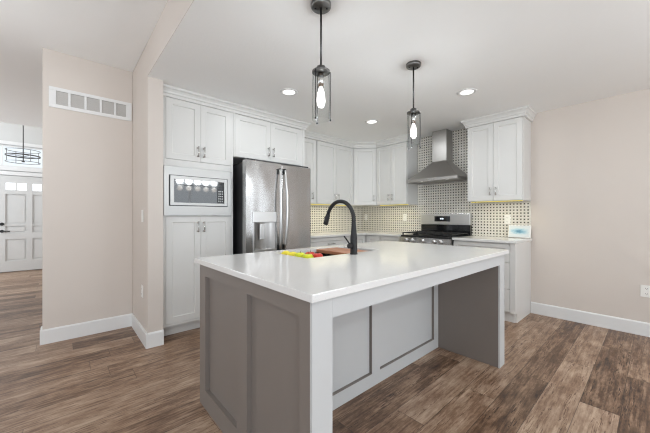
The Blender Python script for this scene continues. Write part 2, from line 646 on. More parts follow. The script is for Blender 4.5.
skirting('baseboard_hall', [((-0.152, 3.765), (0.573, 3.765), (0, -1)), ((0.573, 3.765), (0.573, 3.014), (-1, 0)), ((0.557, 3.03), (0.70, 3.03), (0, -1)), ((-0.1355, 3.90), (-0.1355, 3.7651), (-1, 0))])
skirting('baseboard_right', [((XR, 1.012), (XR, YB), (-1, 0))])
skirting('baseboard_front', [((-3.0, 9.17), (-1.13, 9.17), (0, -1)), ((0.07, 9.17), (0.70, 9.17), (0, -1))])
skirting('baseboard_rear', [((XR, YB), (4.05, YB), (0, 1)), ((0.75, YB), (0.1, YB), (0, 1))])
skirting('baseboard_left', [((XL, 3.2), (XL, 4.6), (1, 0))])


# crown moulding swept along a mitred path
def sweep(path, prof, name, mat):
    pts = [Vector((x, y)) for x, y in path]
    m = MB()
    loops = []
    for i, p in enumerate(pts):
        def nrm(a, b):
            d = (b - a).normalized()
            return Vector((d.y, -d.x))
        if i == 0:
            off = nrm(pts[0], pts[1])
        elif i == len(pts) - 1:
            off = nrm(pts[-2], pts[-1])
        else:
            n0, n1 = nrm(pts[i - 1], p), nrm(p, pts[i + 1])
            b = (n0 + n1)
            off = b / max(0.2, b.dot(n0))
        loops.append([(p.x + off.x * o, p.y + off.y * o, z) for o, z in prof])
    m.loft(loops)
    return m.build(name, mat)


CROWN = [(-0.002, 2.361), (-0.002, 2.340), (0.022, 2.340), (0.024, 2.368), (0.032, 2.374), (0.036, 2.390), (0.048, 2.408), (0.060, 2.416), (0.062, 2.437), (-0.02, 2.437), (-0.02, 2.361)]
struct(sweep([(0.702, 3.155), (2.44, 3.155), (2.44, 3.435), (3.71, 3.435), (3.985, 3.15), (3.985, 2.555), (4.288, 2.555)], CROWN, 'trim_3', 'cabinet'))
struct(sweep([(4.288, 1.645), (3.985, 1.645), (3.985, 1.015), (4.298, 1.015)], CROWN, 'trim_4', 'cabinet'))

# tiled backsplash
struct(MB().box(4.292, 4.2995, 1.016, YW - 0.001, 0.915, 1.371).box(4.292, 4.2995, 1.647, 2.553, 1.371, HK - 0.001)
       .box(2.445, 4.292, 3.742, YW - 0.0005, 0.915, 1.371).build('wall_backsplash', 'tile'))


# ------------------------------------------------------------------ cabinets
def bar_pull(T, a, z, length, parent, vertical=True, mat='nickel'):
    """bar handle on the face whose local y=0 is the door front"""
    m = MB(T)
    h = length / 2
    if vertical:
        ends = [(a, z - h + 0.012), (a, z + h - 0.012)]
        m.tube([(a, 0.03, z - h), (a, 0.03, z + h)], 0.0052, 10)
    else:
        ends = [(a - h + 0.012, z), (a + h - 0.012, z)]
        m.tube([(a - h, 0.03, z), (a + h, 0.03, z)], 0.0052, 10)
    for ea, ez in ends:
        m.tube([(ea, 0.0, ez), (ea, 0.006, ez), (ea, 0.0065, ez), (ea, 0.03, ez)], [0.009, 0.009, 0.005, 0.005], 10)
    return m.build('handle', mat, parent)


def shaker(T, a0, a1, z0, z1, parent, name='door', mat='cabinet', rail=0.058, th=0.02):
    m = MB(T)
    y0 = -th
    m.box(a0, a0 + rail, y0, 0, z0, z1).box(a1 - rail, a1, y0, 0, z0, z1)
    m.box(a0 + rail, a1 - rail, y0, 0, z0, z0 + rail).box(a0 + rail, a1 - rail, y0, 0, z1 - rail, z1)
    # sloped inner edge and recessed panel
    i0, i1, j0, j1 = a0 + rail, a1 - rail, z0 + rail, z1 - rail
    d, s = -0.010, 0.006
    m.loft([[(i0, -0.001, j0), (i1, -0.001, j0), (i1, -0.001, j1), (i0, -0.001, j1)],
            [(i0 + s, d, j0 + s), (i1 - s, d, j0 + s), (i1 - s, d, j1 - s), (i0 + s, d, j1 - s)]], cap=False)
    m.box(i0, i1, y0 + 0.001, d, j0, j1)
    return m.build(name, mat, parent)


def drawer_front(T, a0, a1, z0, z1, parent, rail=0.045):
    return shaker(T, a0, a1, z0, z1, parent, 'drawer', rail=rail)


FW = lambda yf: frame((0, yf, 0), (1, 0, 0), (0, -1, 0))        # faces of the back run, local x = world X
RW = lambda xf: frame((xf, 0, 0), (0, 1, 0), (-1, 0, 0))        # faces of the range run, local x = world Y
GAP = 0.0015

# tall pantry / oven cabinet
pt = thing('pantry_cabinet', 'tall white pantry cabinet holding the built-in microwave', 'cabinet', (1.06, 3.45, 0))
m = MB()
m.box(0.704, 0.722, 3.161, 3.745, 0.11, 2.36).box(1.407, 1.425, 3.161, 3.745, 0.11, 2.36)
m.box(0.722, 1.407, 3.161, 3.74, 0.11, 0.128).box(0.722, 1.407, 3.161, 3.74, 1.165, 1.183).box(0.722, 1.407, 3.161, 3.74, 1.680, 1.745).box(0.722, 1.407, 3.161, 3.74, 2.34, 2.36)
m.box(0.722, 1.407, 3.73, 3.745, 0.128, 2.34)
m.box(0.704, 0.746, 3.142, 3.161, 0.11, 2.36).box(1.404, 1.426, 3.142, 3.161, 0.11, 2.36).box(0.746, 1.404, 3.144, 3.161, 1.676, 1.741).box(0.746, 1.404, 3.144, 3.161, 0.11, 0.133)
m.build('carcass', 'cabinet', pt)
MB().box(0.704, 1.425, 3.225, 3.24, 0.0, 0.109).build('toe_kick', 'cabinet', pt)
T = FW(3.14)
for a0, a1, ha in ((0.748, 1.0735, 1.045), (1.0765, 1.402, 1.105)):
    d = shaker(T, a0, a1, 1.744, 2.337, pt); bar_pull(T, ha, 1.845, 0.11, d)
    d = shaker(T, a0, a1, 0.136, 1.182, pt); bar_pull(T, ha, 1.075, 0.11, d)

# built-in microwave with trim kit
mw = thing('microwave', 'stainless microwave with dark window built into the tall pantry cabinet', 'microwave', (1.06, 3.12, 1.19))
T = FW(3.14)
m = MB(T)
m.box(0.752, 1.398, -0.40, -0.02, 1.20, 1.66)
m.build('body', 'dark_gap', mw)
m = MB(T)
for a, b, z0, z1 in ((0.727, 0.769, 1.189, 1.672), (1.357, 1.402, 1.189, 1.672), (0.769, 1.357, 1.189, 1.284), (0.769, 1.357, 1.588, 1.672)):
    m.box(a, b, 0.0, 0.016, z0, z1)
m.build('trim_frame', 'micro_trim', mw)
MB(T).box(0.7695, 1.3565, -0.018, 0.010, 1.2845, 1.5875).build('gasket', 'black', mw)
md = MB(T)
for a, b, z0, z1 in ((0.779, 0.812, 1.292, 1.580), (1.312, 1.347, 1.292, 1.580), (0.812, 1.312, 1.292, 1.318), (0.812, 1.312, 1.548, 1.580)):
    md.box(a, b, 0.0105, 0.030, z0, z1)
md = md.build('door', 'micro_trim', mw)
MB(T).box(0.8125, 1.236, 0.0105, 0.026, 1.3185, 1.5475).build('window', 'oven_window', md)
MB(T).box(1.237, 1.3115, 0.0105, 0.027, 1.3185, 1.5475).build('control_panel', 'black_glass', mw)
kp = MB(T)
for i in range(5):
    for j in range(3):
        kp.box(1.248 + j * 0.019, 1.261 + j * 0.019, 0.0272, 0.0282, 1.335 + i * 0.026, 1.35 + i * 0.026)
kp.build('keypad', 'canopy_metal', mw)

# cabinet above the refrigerator with its tall end panel
fc = thing('wall_cabinet', 'short two-door white wall cabinet above the refrigerator', 'cabinet', (1.93, 3.45, 1.85), 'white wall cabinets')
m = MB()
m.box(1.43, 2.40, 3.161, 3.745, 1.855, 2.36).box(1.43, 1.449, 3.142, 3.161, 1.852, 2.36).box(2.372, 2.40, 3.142, 3.161, 1.852, 2.36)
m.build('carcass', 'cabinet', fc)
MB().box(2.402, 2.438, 3.142, 3.745, 0.0, 2.36).build('end_panel', 'cabinet', fc)
T = FW(3.14)
d = shaker(T, 1.451, 1.9085, 1.858, 2.335, fc); bar_pull(T, 1.877, 1.965, 0.11, d)
d = shaker(T, 1.9115, 2.370, 1.858, 2.335, fc); bar_pull(T, 1.943, 1.965, 0.11, d)


def wall_cab(label, box, T, doors, name='wall_cabinet'):
    x0, x1, y0, y1 = box
    o = thing(name, label, 'cabinet', ((x0 + x1) / 2, (y0 + y1) / 2, 1.37), 'white wall cabinets')
    MB().box(x0, x1, y0, y1, 1.372, 2.36).build('carcass', 'cabinet', o)
    for a0, a1, ha in doors:
        d = shaker(T, a0, a1, 1.380, 2.335, o, rail=0.055)
        bar_pull(T, ha, 1.49, 0.10, d)
    return o


T = FW(3.42)
wall_cab('narrow white wall cabinet right beside the refrigerator', (2.441, 2.888, 3.441, 3.744), T, [(2.446, 2.872, 2.80)])
wall_cab('two-door white wall cabinet between refrigerator side cabinet and angled corner cabinet', (2.891, 3.702, 3.441, 3.744), T, [(2.897, 3.295, 3.262), (3.299, 3.697, 3.332)])
T = RW(3.97)
wall_cab('two-door white wall cabinet left of the range hood', (3.991, 4.290, 2.556, 3.138), T, [(2.563, 2.846, 2.812), (2.850, 3.134, 2.884)])
wall_cab('two-door white wall cabinet right of the range hood', (3.991, 4.298, 1.016, 1.644), T, [(1.024, 1.329, 1.297), (1.333, 1.638, 1.365)])
# angled corner cabinet
cc = thing('wall_cabinet', 'angled single-door white wall cabinet in the kitchen corner', 'cabinet', (4.05, 3.5, 1.37), 'white wall cabinets')
MB().prism([(3.704, 3.452), (3.991, 3.150), (3.991, 3.141), (4.290, 3.141), (4.290, 3.741), (3.704, 3.741)], 1.372, 2.36).build('carcass', 'cabinet', cc)
pa, pb = Vector((3.706, 3.425)), Vector((3.972, 3.146))
dv_ = (pb - pa)
T = frame((pa.x, pa.y, 0), (dv_.x, dv_.y, 0), (-abs(dv_.y), -abs(dv_.x), 0))
L = dv_.length
d = shaker(T, 0.012, L - 0.012, 1.380, 2.335, cc, rail=0.05); bar_pull(T, L - 0.04, 1.49, 0.10, d)


# lit LED strips under the wall cabinets
def led(label, p0, p1):
    o = MB()
    a, b = Vector(p0), Vector(p1)
    d = (b - a)
    o.T = frame((a.x, a.y, 0), (d.x, d.y, 0), (d.y, -d.x, 0))
    o.box(0, d.length, -0.010, 0.010, 1.3640, 1.3715)
    ob = o.build('under_cabinet_light', 'led')
    tag(ob, label, 'light strip', 'under-cabinet light strips')
    # its own light, thrown down on tile and counter
    l = bpy.data.lights.new('led_glow', 'AREA')
    l.shape = 'RECTANGLE'; l.size = d.length; l.size_y = 0.03
    l.energy = POW['led'] * d.length; l.color = (0.92, 0.84, 0.56)
    lo = bpy.data.objects.new('led_glow', l)
    COL.objects.link(lo)
    c = (a + b) / 2
    lo.location = (c.x, c.y, 1.357)
    lo.rotation_euler = (0, 0, math.atan2(d.y, d.x))


led('warm yellow light strip under the back wall cabinets beside the refrigerator', (2.46, 3.50), (3.69, 3.50))
led('warm yellow light strip under the wall cabinet left of the range hood', (4.05, 3.12), (4.05, 2.58))
led('warm yellow light strip under the wall cabinet right of the range hood', (4.05, 1.62), (4.05, 1.04))

# base cabinets, back run
bc = thing('base_cabinet', 'white base cabinet with drawers right of the refrigerator', 'cabinet', (2.9, 3.45, 0), 'white base cabinets')
MB().box(2.441, 3.38, 3.161, 3.74, 0.11, 0.882).build('carcass', 'cabinet', bc)
MB().box(2.441, 3.38, 3.225, 3.24, 0.0, 0.109).build('toe_kick', 'cabinet', bc)
T = FW(3.14)
d = drawer_front(T, 2.452, 3.372, 0.70, 0.872, bc); bar_pull(T, 2.915, 0.785, 0.13, d, False)
for a0, a1, ha in ((2.452, 2.910, 2.87), (2.914, 3.372, 2.954)):
    d = shaker(T, a0, a1, 0.125, 0.694, bc); bar_pull(T, ha, 0.60, 0.11, d)
bc = thing('base_cabinet', 'white corner base cabinet tucked under the counter beyond the range', 'cabinet', (3.9, 3.5, 0), 'white base cabinets')
MB().prism([(3.382, 3.161), (3.712, 3.161), (3.712, 2.85), (4.288, 2.85), (4.288, 3.74), (3.382, 3.74)], 0.11, 0.882).build('carcass', 'cabinet', bc)
MB().prism([(3.382, 3.225), (3.776, 3.225), (3.776, 2.85), (3.79, 2.85), (3.79, 3.24), (3.382, 3.24)], 0, 0.109).build('toe_kick', 'cabinet', bc)
d = shaker(FW(3.14), 3.388, 3.675, 0.125, 0.872, bc); bar_pull(FW(3.14), 3.42, 0.77, 0.11, d)
d = shaker(RW(3.69), 2.856, 3.115, 0.125, 0.872, bc)
bc = thing('base_cabinet', 'white drawer base cabinet left of the range', 'cabinet', (4.0, 2.68, 0), 'white base cabinets')
MB().box(3.712, 4.288, 2.465, 2.848, 0.11, 0.882).build('carcass', 'cabinet', bc)
MB().box(3.776, 3.79, 2.465, 2.848, 0, 0.109).build('toe_kick', 'cabinet', bc)
T = RW(3.69)
for z0, z1 in ((0.125, 0.40), (0.404, 0.69), (0.694, 0.872)):
    d = drawer_front(T, 2.471, 2.842, z0, z1, bc); bar_pull(T, 2.656, (z0 + z1) / 2, 0.11, d, False)
bc = thing('base_cabinet', 'white three-drawer base cabinet right of the range', 'cabinet', (4.0, 1.4, 0), 'white base cabinets')
MB().box(3.712, 4.296, 1.036, 1.700, 0.11, 0.882).build('carcass', 'cabinet', bc)
MB().box(3.745, 3.76, 1.036, 1.700, 0, 0.109).build('toe_kick', 'cabinet', bc)
MB().box(3.70, 4.298, 1.016, 1.035, 0.11, 0.882).box(3.758, 4.298, 1.016, 1.035, 0.0, 0.11).build('end_panel', 'cabinet', bc)
MB().box(3.692, 3.712, 1.017, 1.066, 0.11, 0.882).build('face_stile', 'cabinet', bc)
for z0, z1 in ((0.125, 0.37), (0.375, 0.665), (0.67, 0.872)):
    d = drawer_front(T, 1.07, 1.694, z0, z1, bc); bar_pull(T, 1.382, (z0 + z1) / 2, 0.13, d, False)

# counters along the walls
o = MB().prism([(2.441, 3.741), (2.441, 3.112), (3.662, 3.112), (3.662, 2.462), (4.291, 2.462), (4.291, 3.741)], 0.884, 0.914).build('countertop', 'quartz', bevel=0.003)
tag(o, 'white quartz corner countertop running from refrigerator to range', 'countertop')
o = MB().box(3.662, 4.291, 0.998, 1.702, 0.884, 0.914).build('countertop', 'quartz', bevel=0.003)
tag(o, 'short white quartz countertop right of the range', 'countertop')

# ------------------------------------------------------------------ refrigerator
rf = thing('refrigerator', 'stainless french-door refrigerator with a water dispenser', 'refrigerator', (1.925, 3.3, 0))
MB().box(1.485, 2.365, 3.012, 3.70, 0.03, 1.78).build('body', 'fridge_side', rf, bevel=0.006)
T = FW(2.93)


def fridge_door(a0, a1, z0, z1, hole=None):
    m = MB(T)
    # front bowed slightly with rounded vertical edges
    if hole is None:
        n = 10
        prof = []
        for i in range(n + 1):
            x = a0 + (a1 - a0) * i / n
            e = min(i, n - i) / n
            prof.append((x, 0.0))
        m.box(a0, a1, -0.078, 0.0, z0, z1)
    else:
        h0, h1, k0, k1 = hole
        m.box(a0, h0, -0.078, 0, z0, z1).box(h1, a1, -0.078, 0, z0, z1)
        m.box(h0, h1, -0.078, 0, z0, k0).box(h0, h1, -0.078, 0, k1, z1)
        m.box(h0, h1, -0.078, -0.062, k0, k1)
    return m


HOLE = (1.572, 1.842, 0.80, 1.118)
dl = fridge_door(1.475, 1.9225, 0.625, 1.797, HOLE).build('left_door', 'steel', rf)
dr2 = fridge_door(1.9275, 2.375, 0.625, 1.797).build('right_door', 'steel', rf, bevel=0.012, segs=3)
fz = fridge_door(1.475, 2.375, 0.065, 0.617).build('freezer_drawer', 'steel', rf, bevel=0.012, segs=3)
m = MB(T)
m.tube([(1.56, 0.0, 0.56), (1.56, 0.05, 0.56), (1.60, 0.055, 0.56), (2.25, 0.055, 0.56), (2.29, 0.05, 0.56), (2.29, 0.0, 0.56)], 0.012, 12)
m.build('handle', 'steel_light', fz)
MB().box(1.50, 2.35, 3.02, 3.06, 0.0, 0.028).build('base_grille', 'black', rf)
for hx in (1.50, 2.25):
    MB().box(hx, hx + 0.10, 2.95, 3.05, 1.798, 1.815).build('hinge_cover', 'fridge_side', rf, bevel=0.004)
for dd_, a, sgn in ((dl, 1.893, -1), (dr2, 1.957, 1)):
    m = MB(T)
    pts = []
    for i in range(17):
        f = i / 16
        pts.append((a + sgn * 0.012 * (1 - (2 * f - 1) ** 2), 0.030 + 0.034 * (1 - (2 * f - 1) ** 2), 0.80 + f * 0.925))
    m.tube(pts, 0.0135, 14)
    h = m.build('handle', 'steel_light', dd_)
    for z0, z1 in ((0.788, 0.85), (1.675, 1.737)):
        MB(T).box(a - 0.012, a + 0.012, 0.0, 0.040, z0, z1).build('handle_mount', 'matte_black', h)
# dispenser in the left door
m = MB(T)
m.box(1.556, 1.858, 0.0005, 0.012, 1.115, 1.235)
m.build('dispenser_panel', 'steel_light', dl, bevel=0.003)
m = MB(T)
m.box(1.556, 1.572, 0.0005, 0.006, 0.77, 1.114).box(1.842, 1.858, 0.0005, 0.006, 0.77, 1.114).box(1.572, 1.842, 0.0005, 0.006, 0.77, 0.80)
m.build('dispenser_frame', 'steel_light', dl)
m = MB(T)
n = 12
rect = []
lo_, up_ = [], []
for i in range(n + 1):
    f = i / n
    x = HOLE[0] + 0.002 + (HOLE[1] - HOLE[0] - 0.004) * f
    y = -0.058 * math.sin(PI * f) ** 0.6 - 0.002
    lo_.append((x, y, HOLE[2] + 0.001)); up_.append((x, y, HOLE[3] - 0.001))
va = [m._v(p) for p in lo_]; vb = [m._v(p) for p in up_]
for i in range(n):
    fc_ = m.bm.faces.new((va[i], va[i + 1], vb[i + 1], vb[i])); fc_.smooth = True
m.build('dispenser_niche', 'steel_hood', dl)
MB(T).box(1.655, 1.712, -0.035, -0.012, 0.92, 1.10).build('paddle', 'steel_light', dl, bevel=0.005)
MB(T).box(1.574, 1.840, -0.045, 0.02, 0.801, 0.812).build('drip_tray', 'steel_light', dl)

# ------------------------------------------------------------------ range
rg = thing('range', 'stainless gas range with black grates and five knobs', 'stove', (3.98, 2.082, 0))
Y0, Y1 = 1.708, 2.456
MB().box(3.70, 4.285, Y0, Y1, 0.05, 0.895).build('body', 'black', rg)
MB().box(3.665, 4.285, Y0, Y1, 0.896, 0.914).build('cooktop', 'black', rg, bevel=0.004)
m = MB()
m.T = frame((0, Y0, 0), (0, 1, 0), (-1, 0, 0))
m.extrude_profile([(-3.699, 0.80), (-3.645, 0.80), (-3.630, 0.815), (-3.640, 0.892), (-3.655, 0.895), (-3.699, 0.895)], 0.0, Y1 - Y0)
cp = m.build('control_panel', 'steel', rg)
for y in (2.334, 2.248, 2.087, 1.924, 1.834):
    k = MB().tube([(3.634, y, 0.852), (3.622, y, 0.851), (3.621, y, 0.851), (3.592, y, 0.849)], [0.026, 0.026, 0.021, 0.019], 20)
    kk = k.build('knob', 'steel_light', rg)
MB().box(3.648, 3.699, Y0 + 0.004, Y1 - 0.004, 0.21, 0.79).build('oven_door', 'steel', rg, bevel=0.005)
MB().box(3.6455, 3.647, Y0 + 0.1, Y1 - 0.1, 0.33, 0.66).build('oven_window', 'black_glass', rg)
MB().tube([(3.648, Y0 + 0.06, 0.745), (3.60, Y0 + 0.06, 0.745), (3.596, Y0 + 0.09, 0.745), (3.596, Y1 - 0.09, 0.745), (3.60, Y1 - 0.06, 0.745), (3.648, Y1 - 0.06, 0.745)], 0.011, 12).build('oven_handle', 'steel_light', rg)
MB().box(3.65, 3.699, Y0 + 0.004, Y1 - 0.004, 0.055, 0.205).build('storage_drawer', 'steel', rg, bevel=0.005)
for fx_, fy_ in ((3.75, Y0 + 0.05), (3.75, Y1 - 0.05), (4.22, Y0 + 0.05), (4.22, Y1 - 0.05)):
    MB().tube([(fx_, fy_, 0), (fx_, fy_, 0.05)], 0.018, 12).build('foot', 'black', rg)
# backguard
bg = MB().box(4.222, 4.285, Y0, Y1, 1.058, 1.222).build('backguard', 'steel_light', rg, bevel=0.006)
MB().box(4.228, 4.285, Y0, Y1, 0.915, 1.057).build('backguard_vent', 'black_glass', rg)
ds = MB().box(4.2185, 4.2215, 1.990, 2.230, 1.105, 1.185).build('display', 'black_glass', bg)
mm = MB()
for i, y in enumerate((2.136, 2.124, 2.106, 2.094)):
    mm.box(4.2175, 4.2184, y - 0.004, y + 0.004, 1.138, 1.158)
mm.build('clock_digits', 'display', ds)
# burners and three cast-iron grates
for i, (x, y) in enumerate(((3.82, 1.862), (4.08, 1.862), (3.82, 2.302), (4.08, 2.302), (3.95, 2.082))):
    MB().lathe((x, y, 0.914), [(0.001, 0.001), (0.045, 0.001), (0.045, 0.012), (0.032, 0.013), (0.032, 0.022), (0.001, 0.024)], 20).build('burner', 'cast_iron', rg)
for a, b in ((Y0 + 0.012, Y0 + 0.250), (Y0 + 0.256, Y1 - 0.256), (Y1 - 0.250, Y1 - 0.012)):
    m = MB()
    z0, z1 = 0.940, 0.954
    for y in (a, b - 0.014, (a + b) / 2 - 0.007):
        m.box(3.69, 4.20, y, y + 0.014, z0, z1)
    for x in (3.69, 3.82 - 0.007, 3.943, 4.08 - 0.007, 4.186):
        m.box(x, x + 0.014, a, b, z0, z1)
    for x in (3.69, 4.186):
        for y in (a, b - 0.014):
            m.box(x, x + 0.014, y, y + 0.014, 0.915, z0)
    m.build('grate', 'cast_iron', rg)

# ------------------------------------------------------------------ range hood
hd = thing('range_hood', 'stainless chimney range hood mounted above the range', 'range hood', (4.1, 2.12, 1.68))
XB = 4.290
rects = []
YC = 2.10
lv = [(0.0, 1.0), (0.12, 0.90), (0.28, 0.74), (0.46, 0.57), (0.64, 0.40), (0.80, 0.24), (0.92, 0.10), (1.0, 0.0)]
fx0, fx1 = 3.85, 4.10
hy0, hy1 = 1.718, 2.474
cy0, cy1 = 1.985, 2.205
for f, wgt in lv:
    z = 1.722 + f * (1.985 - 1.722)
    wgt = wgt ** 1.25
    xf = fx1 + (fx0 - fx1) * wgt
    ya = cy0 + (hy0 - cy0) * wgt
    yb = cy1 + (hy1 - cy1) * wgt
    rects.append([(xf, ya, z), (xf, yb, z), (XB, yb, z), (XB, ya, z)])
MB().loft(rects).build('canopy', 'steel_hood', hd)
m = MB()
m.box(fx0, fx0 + 0.012, hy0, hy1, 1.682, 1.7215).box(fx0 + 0.012, XB, hy0, hy0 + 0.012, 1.682, 1.7215).box(fx0 + 0.012, XB, hy1 - 0.012, hy1, 1.682, 1.7215)
m.box(XB - 0.012, XB, hy0 + 0.012, hy1 - 0.012, 1.682, 1.7215)
m.build('rim', 'steel_hood', hd)
MB().box(fx0 + 0.0125, XB - 0.0125, hy0 + 0.0125, hy1 - 0.0125, 1.700, 1.712).build('filter_panel', 'steel_hood', hd)
for y in (1.90, 2.29):
    MB().lathe((3.93, y, 1.6925), [(0.001, 0), (0.03, 0), (0.03, 0.0065), (0.001, 0.0065)], 20).build('hood_lamp', 'can_light', hd)
MB().box(4.10, XB, cy0, cy1, 1.986, 2.28).box(4.103, XB, cy0 + 0.003, cy1 - 0.003, 2.28, HK - 0.001).build('chimney', 'steel_hood', hd, bevel=0.0015)
m = MB()
for i in range(4):
    m.tube([(fx0 - 0.0005, 2.05 + i * 0.035, 1.702), (fx0 - 0.006, 2.05 + i * 0.035, 1.702)], 0.008, 12)
m.build('control_button', 'nickel', hd)

# ------------------------------------------------------------------ kitchen island
isl = thing('kitchen_island', 'grey and white panelled kitchen island under a white quartz top', 'kitchen island', (1.6, 1.36, 0))
IX0, IX1 = 0.655, 2.64
IY0, IY1 = 0.802, 1.93
ZT = 0.8835
# left end panel with two recessed fields
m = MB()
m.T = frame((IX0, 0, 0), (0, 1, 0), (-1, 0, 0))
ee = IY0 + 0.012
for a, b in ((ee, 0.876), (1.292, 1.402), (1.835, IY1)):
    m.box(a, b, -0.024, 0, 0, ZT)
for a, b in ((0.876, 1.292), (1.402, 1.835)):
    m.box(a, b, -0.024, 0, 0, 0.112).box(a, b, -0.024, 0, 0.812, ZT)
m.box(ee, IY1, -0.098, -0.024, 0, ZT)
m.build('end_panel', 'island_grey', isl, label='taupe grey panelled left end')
MB().box(IX0, IX0 + 0.0985, IY0, ee - 0.0005, 0, ZT).build('corner_post', 'island_light', isl, label='light grey front edge of the left end')
# right end panel
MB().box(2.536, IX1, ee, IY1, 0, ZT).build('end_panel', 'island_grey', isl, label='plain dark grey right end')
MB().box(2.535, IX1, IY0, ee - 0.0005, 0, ZT).build('corner_post', 'island_light', isl, label='light grey front edge of the right end')
MB().box(IX0 + 0.099, 2.5345, IY0, IY0 + 0.02, 0.802, ZT).build('apron', 'island_light', isl)
# recessed back with two framed fields
BX0, BX1, BY = IX0 + 0.099, 2.5355, 1.304
m = MB()
m.T = frame((0, BY, 0), (1, 0, 0), (0, -1, 0))
f1, f2 = (0.84, 1.602), (1.690, 2.462)
for a, b in ((BX0, f1[0]), (f1[1], f2[0]), (f2[1], BX1)):
    m.box(a, b, -0.034, 0, 0, ZT)
for a, b in (f1, f2):
    m.box(a, b, -0.034, 0, 0, 0.088).box(a, b, -0.034, 0, 0.80, ZT)
    m.box(a, b, -0.034, -0.022, 0.088, 0.80)
m.build('back_panel', 'island_light', isl)
for a, b in (f1, f2):  # thin dark grey strip along each field's bottom and right edge only
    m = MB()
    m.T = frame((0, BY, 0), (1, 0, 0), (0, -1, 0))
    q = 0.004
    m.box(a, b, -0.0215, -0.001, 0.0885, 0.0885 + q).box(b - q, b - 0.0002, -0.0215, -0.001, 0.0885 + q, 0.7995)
    m.build('panel_edge_strip', 'island_grey', isl, label='dark grey strip on the right and bottom edges of a back field')
# working side with doors, interior left hollow around the sink
m = MB()
m.box(BX0, BX1, 1.36, 1.90, 0.10, 0.118).box(BX0, BX1, 1.885, 1.905, 0.10, 0.14).box(BX0, BX1, 1.885, 1.905, 0.84, ZT)
for x in (BX0, 1.10, 1.93, BX1 - 0.018):
    m.box(x, x + 0.018, 1.36, 1.905, 0.118, ZT - 0.2)
m.build('carcass', 'cabinet', isl)
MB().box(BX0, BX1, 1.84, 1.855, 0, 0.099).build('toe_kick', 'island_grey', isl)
T = frame((0, 1.928, 0), (1, 0, 0), (0, 1, 0))
for a0, a1, ha in ((0.76, 1.105, 1.07), (1.109, 1.514, 1.48), (1.518, 1.925, 1.555), (1.929, 2.228, 2.19), (2.232, 2.53, 2.27)):
    d = shaker(T, a0, a1, 0.125, 0.865, isl, mat='island_light'); bar_pull(T, ha, 0.75, 0.11, d)

# worktop with the sink opening
HX0, HX1, HY0, HY1 = 1.162, 1.890, 1.470, 1.865
CX0, CX1, CY0, CY1 = 0.633, 2.668, 0.775, 1.970
m = MB()
out = [(CX0, CY0), (CX1, CY0), (CX1, CY1), (CX0, CY1)]
inn = [(HX0, HY0), (HX1, HY0), (HX1, HY1), (HX0, HY1)]
ot = [m._v((*p, 0.914)) for p in out]; ob_ = [m._v((*p, 0.884)) for p in out]
it = [m._v((*p, 0.914)) for p in inn]; ib = [m._v((*p, 0.884)) for p in inn]
for i in range(4):
    j = (i + 1) % 4
    for q in ((ot[i], ot[j], it[j], it[i]), (ob_[j], ob_[i], ib[i], ib[j]), (ot[j], ot[i], ob_[i], ob_[j]), (it[i], it[j], ib[j], ib[i])):
        m.bm.faces.new(q)
o = m.build('island_countertop', 'quartz', bevel=0.003)
tag(o, 'large white quartz countertop on the kitchen island', 'countertop')

# sink under the opening
sk = thing('sink', 'undermount stainless workstation sink in the island countertop', 'sink', (1.525, 1.67, 0.66))
m = MB()
s0 = 0.013
m.loft([[(HX0 - 0.02, HY0 - 0.02, 0.8835), (HX1 + 0.02, HY0 - 0.02, 0.8835), (HX1 + 0.02, HY1 + 0.01, 0.8835), (HX0 - 0.02, HY1 + 0.01, 0.8835)],
        [(HX0 + s0, HY0 + s0, 0.8835), (HX1 - s0, HY0 + s0, 0.8835), (HX1 - s0, HY1 - s0, 0.8835), (HX0 + s0, HY1 - s0, 0.8835)],
        [(HX0 + s0, HY0 + s0, 0.69), (HX1 - s0, HY0 + s0, 0.69), (HX1 - s0, HY1 - s0, 0.69), (HX0 + s0, HY1 - s0, 0.69)],
        [(1.49, 1.65, 0.684), (1.56, 1.65, 0.684), (1.56, 1.70, 0.684), (1.49, 1.70, 0.684)]], cap=False)
m.build('basin', 'steel', sk)
MB().lathe((1.525, 1.675, 0.676), [(0.001, 0.0), (0.045, 0.0), (0.045, 0.012), (0.03, 0.013), (0.001, 0.010)], 20).build('drain', 'steel_light', sk)

# black colander with fruit, and a cutting board across the sink
co = MB()
cx0, cx1, cy0_, cy1_ = HX0 + 0.004, HX0 + 0.20, HY0 + 0.004, HY1 - 0.004
co.box(cx0, cx1, cy0_, cy0_ + 0.010, 0.884, 0.896).box(cx0, cx1, cy1_ - 0.010, cy1_, 0.884, 0.896)
bx0, bx1, by0, by1 = cx0 + 0.014, cx1, cy0_ + 0.014, cy1_ - 0.014
co.box(bx0, bx1, by0, by1, 0.846, 0.862)
co.box(bx0, bx0 + 0.004, by0, by1, 0.850, 0.896).box(bx1 - 0.004, bx1, by0, by1, 0.850, 0.896)
co.box(bx0, bx1, by0 - 0.004, by0, 0.846, 0.896).box(bx0, bx1, by1, by1 + 0.004, 0.846, 0.896)
o = co.build('colander', 'matte_black')
tag(o, 'black rectangular colander tray of fruit set in the sink', 'colander')


